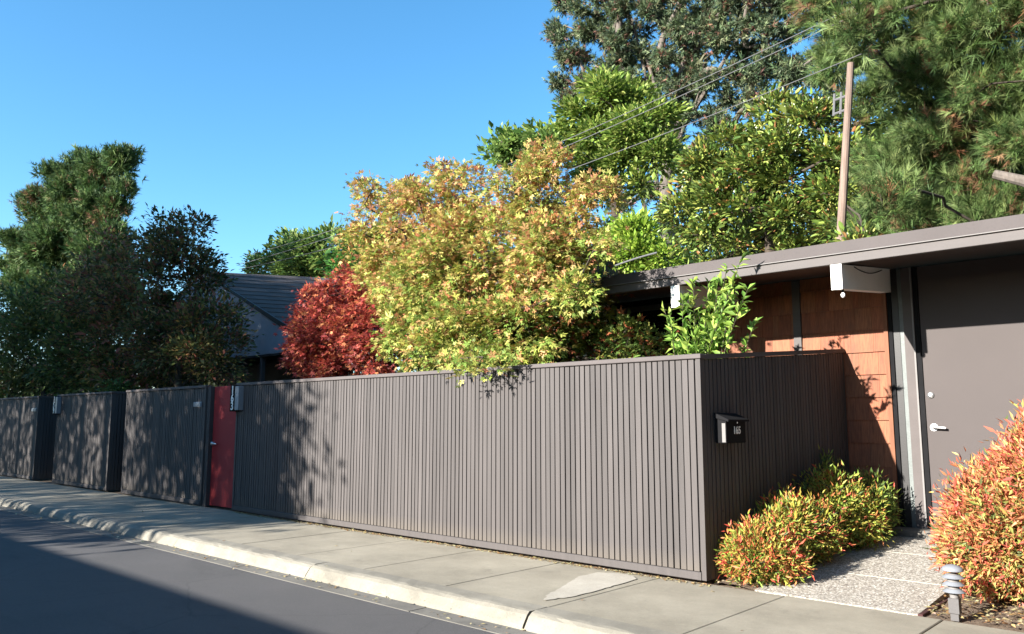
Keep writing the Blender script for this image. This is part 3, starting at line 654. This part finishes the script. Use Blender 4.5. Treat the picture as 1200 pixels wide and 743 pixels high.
# upright privet-like shrub behind the corner
root = empty('upright_shrub', (-4.6, 7.9, 0), 0, 'bright green shrub with upright leafy shoots above the fence corner', 'shrub')
P = []; D = []; st = MB()
for k in range(30):
    if k < 8:
        tx, ty = [(778, 362), (785, 385), (812, 325), (868, 305), (885, 378), (852, 312), (842, 325), (800, 350)][k]; q = at(tx, ty, Y=7.9+random.uniform(-.3, .3))
    else: q = at(random.gauss(842, 24), random.uniform(330, 400), Y=7.9+random.uniform(-.4, .4))
    b = np.array([-4.55+random.uniform(-.2, .2), 7.9+random.uniform(-.2, .2), .9]); mid = (b+q)/2+np.array([(q[0]-b[0])*-.12, 0, .1]); pts = []
    for s in np.linspace(0, 1, 12): pts.append((1-s)**2*b+2*s*(1-s)*mid+s*s*q)
    st.tube(pts, [.009-.006*s for s in np.linspace(0, 1, 12)], 5)
    L = np.linalg.norm(q-b); nn = int(L/.036)
    for s in np.linspace(.3, 1, nn):
        p = (1-s)**2*b+2*s*(1-s)*mid+s*s*q; d = q-b; d = d/np.linalg.norm(d)
        for _ in range(1 if random.random() < .5 else 2): P.append(p); D.append(d*.7+rand_unit(1)[0]*.9)
st.build('stem', M['bark'], root)
foliage('crown', np.array(P), np.array(D), (OVAL[0]*[1, .8, 1.4], OVAL[1]), .098, palette([(.20, .34, .06), (.34, .46, .09), (.12, .22, .04)], (4, 3, 2)), M['leaf'], root)
# nandinas
def nandina(name, label, ellips, ncl, nl, size, cols, zf, group, base):
    root = empty(name, base, 0, label, 'shrub', group); Cs = []; Os = []
    for (c, r, rz, wn) in ellips:
        n = int(ncl*wn); d = rand_unit(n)*(.45+.6*rng.random(n)[:, None]+.22*(rng.random(n)[:, None] < .08)); d[:, 2] = np.where(d[:, 2] < -.9, -d[:, 2], d[:, 2])
        Cs.append(np.array(c)+d*[r, r, rz]); Os.append(np.tile(c, (n, 1)))
    C_ = np.vstack(Cs); O = np.vstack(Os); keep = C_[:, 2] > .06; C_ = C_[keep]; O = O[keep]
    skeleton([np.array(base, float), np.array(base)+[0, 0, .12], np.array(base)+[0, 0, .25]], [.03, .025, .02], C_[rng.permutation(len(C_))[:160]], M['bark'], root, .004, name='stem')
    idx = np.repeat(np.arange(len(C_)), nl); off = rng.normal(0, 1, (len(idx), 3))*.045; Pp = C_[idx]+off
    ow = C_[idx]-O[idx]; ow /= np.linalg.norm(ow, axis=1, keepdims=True)+1e-6
    foliage('crown', Pp, ow*.9+np.array([0, 0, .35])+rand_unit(len(idx))*.9, NARROW if size < .1 else NARROW, size, palette(cols, None, zf), M['leaf'], root, .3)
    return root
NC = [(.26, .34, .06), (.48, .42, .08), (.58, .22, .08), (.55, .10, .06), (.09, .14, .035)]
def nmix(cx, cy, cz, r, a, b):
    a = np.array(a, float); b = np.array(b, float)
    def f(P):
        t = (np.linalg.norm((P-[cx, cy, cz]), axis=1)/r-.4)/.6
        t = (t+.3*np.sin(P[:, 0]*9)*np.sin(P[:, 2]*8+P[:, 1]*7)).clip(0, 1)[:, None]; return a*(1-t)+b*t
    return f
GN = 'nandina shrubs beside the shaded side fence'
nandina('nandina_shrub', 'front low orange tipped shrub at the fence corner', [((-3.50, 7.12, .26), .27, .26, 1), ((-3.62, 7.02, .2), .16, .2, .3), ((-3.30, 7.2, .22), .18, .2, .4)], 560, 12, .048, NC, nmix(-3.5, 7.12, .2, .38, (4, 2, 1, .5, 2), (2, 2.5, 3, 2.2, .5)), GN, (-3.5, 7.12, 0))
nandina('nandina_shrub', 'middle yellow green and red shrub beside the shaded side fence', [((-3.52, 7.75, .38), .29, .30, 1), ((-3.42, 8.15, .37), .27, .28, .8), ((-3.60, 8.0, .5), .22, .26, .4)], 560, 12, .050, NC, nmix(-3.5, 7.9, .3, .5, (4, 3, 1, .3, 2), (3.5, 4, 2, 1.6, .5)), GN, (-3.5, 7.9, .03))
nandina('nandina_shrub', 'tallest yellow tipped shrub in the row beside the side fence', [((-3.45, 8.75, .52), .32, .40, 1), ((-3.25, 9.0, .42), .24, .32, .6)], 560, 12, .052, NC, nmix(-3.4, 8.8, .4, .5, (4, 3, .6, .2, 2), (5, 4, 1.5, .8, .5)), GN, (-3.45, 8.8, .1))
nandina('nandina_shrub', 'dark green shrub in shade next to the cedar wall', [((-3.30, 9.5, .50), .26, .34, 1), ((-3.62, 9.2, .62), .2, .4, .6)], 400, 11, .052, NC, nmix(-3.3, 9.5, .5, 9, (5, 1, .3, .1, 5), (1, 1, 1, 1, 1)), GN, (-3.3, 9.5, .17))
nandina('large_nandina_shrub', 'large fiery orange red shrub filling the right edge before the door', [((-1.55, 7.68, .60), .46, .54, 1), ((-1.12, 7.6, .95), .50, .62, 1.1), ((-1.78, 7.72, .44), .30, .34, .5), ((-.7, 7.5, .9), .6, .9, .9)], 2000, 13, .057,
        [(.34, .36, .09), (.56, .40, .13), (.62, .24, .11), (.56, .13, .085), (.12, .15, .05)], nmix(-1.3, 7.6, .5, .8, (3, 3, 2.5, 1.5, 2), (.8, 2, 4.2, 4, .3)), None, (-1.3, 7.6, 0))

# ------------------------------------------------------------- background trees, poles and wires
# left pine
bl = blobs_px([(95, 232, 34), (118, 205, 20), (122, 250, 26), (62, 248, 24), (40, 290, 30), (88, 290, 42), (128, 290, 24), (22, 325, 22), (65, 345, 40), (110, 345, 34), (142, 225, 9), (140, 192, 8), (95, 190, 10), (60, 208, 9), (30, 240, 9), (112, 320, 32), (12, 282, 8)], 18, 1.0)
b = at(90, 440, Y=18); b[2] = 0
tree('pine_tree', 'tall rounded pine standing against the sky at far left', 'tree', b, [b, at(90, 380, Y=18), at(92, 300, Y=18), at(100, 215, Y=18)], [.5, .42, .32, .12], bl, 1700, .55, 26, PUFF, .27,
     palette([(.045, .085, .028), (.08, .14, .04), (.13, .19, .06), (.22, .13, .075)], None, patchy((4, 4, 2, .3), (2, 2, 2, 3), .35, .7)), leafm='needle', twig=.04, shell=.4, outw=1.0, grav=-.5, flat=.8, rb=.78, sd=1.6)
# distant green trees above the neighbour's roof
def bg(L, Y, name, lab, cols, wts, ncl, crad, nl, tm, size, base=None, depth=.8, mat='leaf', bark='bark', trad=.2, twig=.015, grp='trees beyond the houses', **kw):
    bl = blobs_px(L, Y, depth); c = bl[0][0]; b = at(*(base or (L[0][0], 440)), Y=Y); b[2] = 0
    return tree(name, lab, 'tree', b, [b, b*.6+np.array([c[0], c[1], c[2]])*.4, c-[0, 0, bl[0][1]*.6]], [trad, trad*.8, trad*.5], bl, ncl, crad, nl, tm, size, palette(cols, wts), leafm=mat, barkm=bark, twig=twig, group=grp, **kw)
bg([(350, 308, 26), (320, 308, 20), (380, 300, 22), (400, 290, 14), (340, 295, 18), (305, 315, 12), (365, 325, 24)], 30, 'broadleaf_tree', 'small round green tree beyond the dark roof with wires across it', [(.07, .13, .04), (.16, .25, .06), (.25, .34, .09)], (3, 4, 2), 420, .6, 26, OVAL, .32, rb=1.0, sd=1.3)
bg([(420, 315, 14), (415, 300, 10), (430, 325, 14), (405, 322, 12)], 26, 'conifer_tree', 'dense bright green conifer peeking between roof and yellow maple', [(.05, .15, .03), (.09, .22, .04)], (1, 1), 120, .8, 50, OVAL, .3)
bg([(300, 330, 4), (292, 330, 5)], 40, 'broadleaf_tree', 'tiny yellow green treetop just above the dark roof ridge', [(.2, .27, .07), (.15, .2, .06)], (1, 1), 16, .6, 24, OVAL, .4)
# tall thin grey green tree
L = [(700, 25, 45), (670, 60, 28), (740, 40, 50), (790, 20, 55), (850, 40, 60), (910, 30, 45), (800, 90, 50), (860, 100, 50), (925, 90, 40), (900, 60, 45), (745, 90, 38), (700, 90, 26), (780, 140, 36), (660, 95, 14), (668, 118, 12), (655, 30, 10), (840, 150, 40), (660, 10, 18), (960, 120, 30), (935, 150, 26), (790, 185, 22), (820, 5, 40), (700, -10, 40), (880, -10, 60), (770, -20, 60), (740, 240, 12), (765, 225, 14)]
bl = blobs_px(L, 34, .7)
b = at(785, 300, Y=34); b[2] = 0
root = tree('tall_evergreen_tree', 'tallest grey green tree with bare stems showing against the sky', 'tree', b, [b, at(782, 270, Y=34), at(780, 215, Y=34), at(790, 150, Y=34), at(800, 80, Y=34)], [.42, .38, .32, .28, .2], bl, 2600, .42, 13, SPRAY, .21,
     palette([(.06, .09, .05), (.11, .15, .075), (.18, .21, .11), (.22, .12, .09)], None, patchy((4, 4, 2.5, .6), (3, 3, 2, 3), .3, .6)), leafm='needle', barkm='barkG', twig=.04, shell=.2, outw=.3, grav=.2, flat=1.0, rb=.50, sd=2.35)
mb = MB()
for (x0, y0, x1, y1, r) in ((788, 200, 755, 60, .16), (788, 200, 740, 20, .12), (790, 180, 830, 10, .16), (800, 150, 880, 20, .14), (770, 230, 768, 120, .14), (800, 230, 800, 150, .12), (755, 250, 745, 180, .1), (740, 100, 660, 110, .08), (740, 60, 662, 30, .08), (750, 130, 650, 125, .06)):
    a = at(x0, y0, Y=34); c = at(x1, y1, Y=34); m_ = (a+c)/2+rng.normal(0, .25, 3); mb.tube([a, m_, c], [r, r*.75, r*.4], 7)
mb.build('limb', M['barkG'], root)
# bright green tree
bg([(715, 150, 34), (745, 165, 32), (690, 145, 26), (722, 120, 26), (755, 140, 22), (700, 180, 24), (750, 205, 24), (740, 185, 26), (665, 165, 12), (712, 108, 16), (765, 190, 12), (700, 212, 16), (745, 225, 12)], 27, 'broadleaf_tree', 'bright yellow green tree in front of the tallest tree', [(.10, .17, .03), (.20, .28, .05), (.30, .37, .09)], (3, 4, 3), 620, .5, 34, OVAL, .23, base=(738, 300), rb=.8, sd=1.6, trad=.3)
bg([(725, 300, 22), (745, 292, 20), (765, 305, 18), (705, 310, 14), (785, 300, 12), (735, 315, 20)], 19, 'broadleaf_tree', 'low lime green treetop right above the house eave', [(.20, .32, .04), (.34, .46, .07)], (1, 1), 300, .35, 28, OVAL, .15, rb=.5, trad=.12)
bg([(600, 170, 10), (590, 185, 9), (585, 165, 8), (615, 160, 7), (578, 183, 6), (632, 160, 6), (640, 170, 10), (625, 190, 10), (640, 140, 6)], 24, 'sparse_tree', 'thin sparse leaved tree rising behind the yellow maple', [(.12, .2, .05), (.22, .32, .08)], (1, 1), 60, .45, 26, OVAL, .3, base=(640, 320), trad=.14, twig=.03)
# magnolia
bg([(900, 195, 56), (862, 190, 36), (940, 200, 56), (985, 220, 44), (880, 245, 60), (828, 262, 34), (940, 255, 56), (985, 265, 40), (800, 285, 22), (845, 220, 40), (900, 150, 26), (950, 160, 24), (850, 155, 20), (1005, 250, 20), (910, 280, 40), (850, 290, 30), (985, 272, 8, -4.4), (1002, 284, 8, -4.4)], 16, 'magnolia_tree', 'wide glossy dark green tree with rusty leaf undersides behind the roof', [(.07, .12, .025), (.16, .22, .045), (.32, .37, .08), (.32, .16, .06)], (5, 4, 3, .8), 1200, .26, 26, OVAL6, .122, rb=.44, sd=1.6, base=(900, 330), trad=.2, mat='leafgloss', grp=None)
# bushy yellow-green between
# big pine at right
L = [(1010, 30, 55), (1080, 20, 70), (1160, 30, 70), (985, 50, 18), (1062, 90, 42), (1110, 110, 50), (1170, 110, 60), (1190, 180, 46), (1120, 180, 44), (1070, 190, 40), (1050, 230, 38), (1100, 240, 46), (1150, 250, 44), (1190, 250, 34), (1060, 265, 30), (1035, 190, 16), (975, 15, 22), (1000, -10, 50), (1100, -30, 60), (1240, 60, 70), (1250, 180, 60), (1165, 170, 40)]
bl = blobs_px(L, 15, .9)+blobs_px([(985, 18, 18), (1005, 30, 18), (1025, 30, 18), (1040, 240, 12)], 12.3, .8)
b = at(1330, 330, Y=16); b[2] = 0
root = tree('long_needled_pine_tree', 'huge long needled pine with brown tufts filling the upper right corner', 'tree', b, [b, at(1325, 280, Y=16), at(1320, 200, Y=16), at(1310, 100, Y=16), at(1290, 0, Y=16)], [.35, .33, .3, .25, .2], bl, 1700, .26, 11, TUFT, .17,
     palette([(.06, .10, .03), (.11, .17, .05), (.19, .25, .09), (.24, .13, .07)], None, patchy((4, 4, 3, .35), (2.5, 2.5, 2, 3.2), 1.6, .5)), leafm='needle', twig=.010, shell=.4, outw=1.0, grav=-.3, flat=.9, rb=.46, sd=1.45)
mb = MB(); a = at(1235, 225, Y=14); c = at(1165, 204, Y=14); mb.tube([a, (a+c)/2+[0, 0, .03], c], [.10, .085, .07], 10)
a = at(1330, 250, Y=16); c = at(1120, 214, Y=15); mb.tube([a, (a+c)/2, c], [.09, .06, .03], 8); mb.build('limb', M['barkG'], root)
bg([(1040, 180, 36), (1010, 230, 30), (1080, 215, 40), (1130, 215, 36), (1000, 160, 24), (1180, 230, 40), (1140, 170, 40), (1020, 265, 26), (1100, 150, 40), (1190, 150, 40)], 22, 'broadleaf_tree', 'dark leafy tree showing through the big pine at right', [(.04, .06, .02), (.09, .13, .03), (.16, .19, .05)], (4, 3, 1), 300, .9, 36, OVAL, .26, base=(1080, 330), rb=.9)
# screens further back so gaps near the ground are green
bg([(700, 300, 30), (800, 300, 36), (880, 300, 30), (600, 330, 34), (540, 330, 30), (640, 310, 26), (960, 290, 34)], 42, 'broadleaf_tree', 'dark tree mass just visible behind the lime treetop', [(.05, .09, .03), (.10, .15, .05)], (1, 1), 200, 1.6, 40, OVAL, .6, trad=.3)
# utility pole
t = empty('utility_pole', (0, 0, 0), 0, 'weathered leaning wooden utility pole between two trees', 'utility pole')
a = at(984, 300, Y=12.2); c = at(997, 74, Y=12.2); d = (c-a)/np.linalg.norm(c-a); bs = a-d*(a[2]/d[2])
t.location = tuple(bs)
MB().tube([bs, a, (a+c)/2, c], [.072, .068, .06, .052], 12).build('post', M['pole'], t)
mb = MB()
for yy in (112, 128):
    p = at(993, yy, Y=12.2); q = at(977, yy+6, Y=12.2); mb.tube([p, q], .02, 6)
p = at(978, 110, Y=12.2); q = at(977, 136, Y=12.2); mb.tube([p, q], .02, 6); p = at(986, 108, Y=12.2); q = at(985, 134, Y=12.2); mb.tube([p, q], .02, 6)
mb.build('bracket', M['wire'], t)
def wire(pts, lab, r=.007, Y=12.3):
    P_ = [at(x, y, Y=Y) for x, y in pts]; A = np.array(P_); n = 40; xs_ = A[:, 0]; o = np.argsort(xs_)
    deg = min(2, len(pts)-1); cf = np.polyfit(A[:, 0], A[:, 2], deg); X = np.linspace(xs_.min(), xs_.max(), n)
    mb = MB(); mb.tube([(x, Y, np.polyval(cf, x)) for x in X], r, 6); tag(mb.build('power_line', M['wire']), lab, 'power line', 'overhead power lines')
wire([(1010, 5), (900, 55), (790, 108), (668, 162), (320, 291), (290, 299)], 'uppermost overhead wire crossing the tall tree')
wire([(1010, 16), (900, 63), (790, 115), (668, 170), (320, 300), (280, 309)], 'second overhead wire, just below the uppermost one')
wire([(1010, 66), (960, 85), (850, 124), (690, 190), (413, 285), (280, 315)], 'lowest of the three long overhead wires')
wire([(698, 321), (730, 308), (770, 296)], 'short service wire running down to the roof', .016, 12)
# path light
t = empty('path_light', (-1.79, 6.86, 0), 0, 'small grey tiered path light in the dirt bed by the sidewalk', 'path light')
x, y = -1.79, 6.86
MB().box(x-.028, x+.028, y-.028, y+.028, .0, .05).box(x-.036, x+.036, y-.036, y+.036, .051, .165, bev=.004).build('post', M['gunmetalD'], t)
MB().lathe(x, y, [(.03, .165), (.032, .2), (.04, .205), (.04, .34), (.03, .345)], 20).build('lens', M['lightgrey'], t)
for k in range(3):
    z = .205+k*.052; MB().lathe(x, y, [(.072, z), (.078, z+.004), (.05, z+.026), (.042, z+.028)], 28).build('louvre', M['gunmetal'], t)
MB().lathe(x, y, [(.074, .362), (.079, .367), (.068, .388), (.045, .402), (.015, .409), (.002, .410)], 28).build('dome_cap', M['gunmetal'], t, smooth=True)
# leaf litter, uncountable
n = 4200; P = []
for i in range(n):
    r = random.random()
    if r < .35: P.append((random.uniform(-12.5, -3.8), YF-abs(random.gauss(0, .03))-.005, .004))
    elif r < .43: P.append((random.uniform(-20, 0), random.gauss(4.74, .08), -.115))
    elif r < .75: yy = random.uniform(6.85, 7.7); P.append((random.uniform(-2.0, -.2), yy, gz(yy)+.03))
    elif r < .9: yy = random.uniform(6.84, 9.5); P.append((random.uniform(-3.8, -3.35), yy, gz(yy)+.03))
    elif r < .91: P.append((random.uniform(-14, -2), random.uniform(3.6, 6.7), -.115 if random.random() < 0 else .004))
P = np.array([p for p in P if not (4.33 > p[1])])
tag(foliage('leaf_litter', P, rand_unit(len(P))*[1, 1, .1], OVAL, .034, palette([(.45, .36, .18), (.35, .2, .09), (.55, .48, .28)], (1, 1, 1)), M['leaf'], None, 2.5), 'small fallen yellow and brown leaves along fence base and bed', 'leaf litter', kind='stuff')

# ------------------------------------------------------------- trees across the street (behind the photographer); their shade falls on the left fences; right-hand ones added to block sky light
def offscreen_tree(x, y, z0, z1, r, n, lab, low=0):
    bl = []
    for k in range(16):
        rr = r*random.uniform(.35, .6); bl.append((np.array([x+random.uniform(-1, 1)*(r-rr*.6), y+random.uniform(-.6, .6)*r, random.uniform(z0+rr*.6, z1-rr*.6)]), rr, 1.0))
    ex = np.array([[x+random.uniform(-r, r), y+random.uniform(-.8, .8), random.uniform(4.0, z0+.6)] for _ in range(low)]) if low else None
    tree('offscreen_tree', lab, 'tree', (x, y, 0), [np.array([x, y, 0.]), np.array([x+.1, y, 3.0]), np.array([x, y, z0*.7+z1*.3])], [.2, .17, .12], bl, n, .62, 34, OVAL, .18, palette([(.06, .10, .03), (.12, .17, .04)], (1, 1)), twig=.014, group='trees outside the picture', shell=.2, flat=2.0, grav=.8, extra=ex)
LB = ['small low', 'narrow leaning', 'very tall', 'tall rounded', 'tall spreading', 'tall bushy', 'farthest', 'low hedge like', 'dense low', 'added sky blocking wide near', 'added sky blocking second near', 'added sky blocking tall right hand', 'added sky blocking tall right rear', 'added sky blocking entry side', 'added sky blocking garage side', 'added sky blocking driveway side', 'added sky blocking corner side']
for i, (x, y, z0, z1, r, n, *lw) in enumerate([(-14.7, -7.0, 4.7, 7.6, 1.7, 190), (-17.6, -7.4, 6.6, 8.8, 1.9, 120, 130), (-21.5, -7.0, 7.9, 14.0, 2.9, 560, 200), (-26.3, -7.6, 7.9, 14.2, 3.1, 600, 200), (-31, -7.0, 7.9, 14, 3.1, 560, 200), (-36, -7.5, 7.6, 13.5, 3.3, 460, 190), (-42, -7, 7.4, 13.5, 3.6, 400, 190), (-23.5, -9.5, 8.5, 14, 2.5, 200), (-28, -9.5, 8.5, 14, 3, 240),
        (6, -9, 2, 11, 4, 330), (14, -8, 2, 13, 4, 300), (8, 2, 1, 10, 3.5, 320), (12, 9, 1, 13, 4, 320), (4.8, 6.5, 1.5, 12, 3.2, 620), (5.5, 1, 1.5, 12, 3, 500), (4.5, -7.5, 2.5, 12, 3.6, 420), (8, 14, 2, 14, 4, 320)]):  # this row: unseen trees added to cut sky light on the entry
    offscreen_tree(x, y, z0, z1, r, n, LB[i]+' green tree outside the picture, shading the street', *lw)
fence(.9, 9.0, 'dark slatted fence added right of the entry, outside the picture, to block sky light', (None, None))  # unseen fence, added to keep sky light off the entry
t = empty('sky_block_wall', (.9, 8, 0), 0, 'unseen dark slatted wall added right of the entry to block sky light', 'wall'); m_ = MB(); slats_y(m_, .95, YF+.085, 9.95, .03, 2.4, 2.4); m_.build('slat_panel', M['slat'], t, cols=True)  # added out of view so the shaded return fence gets less sky
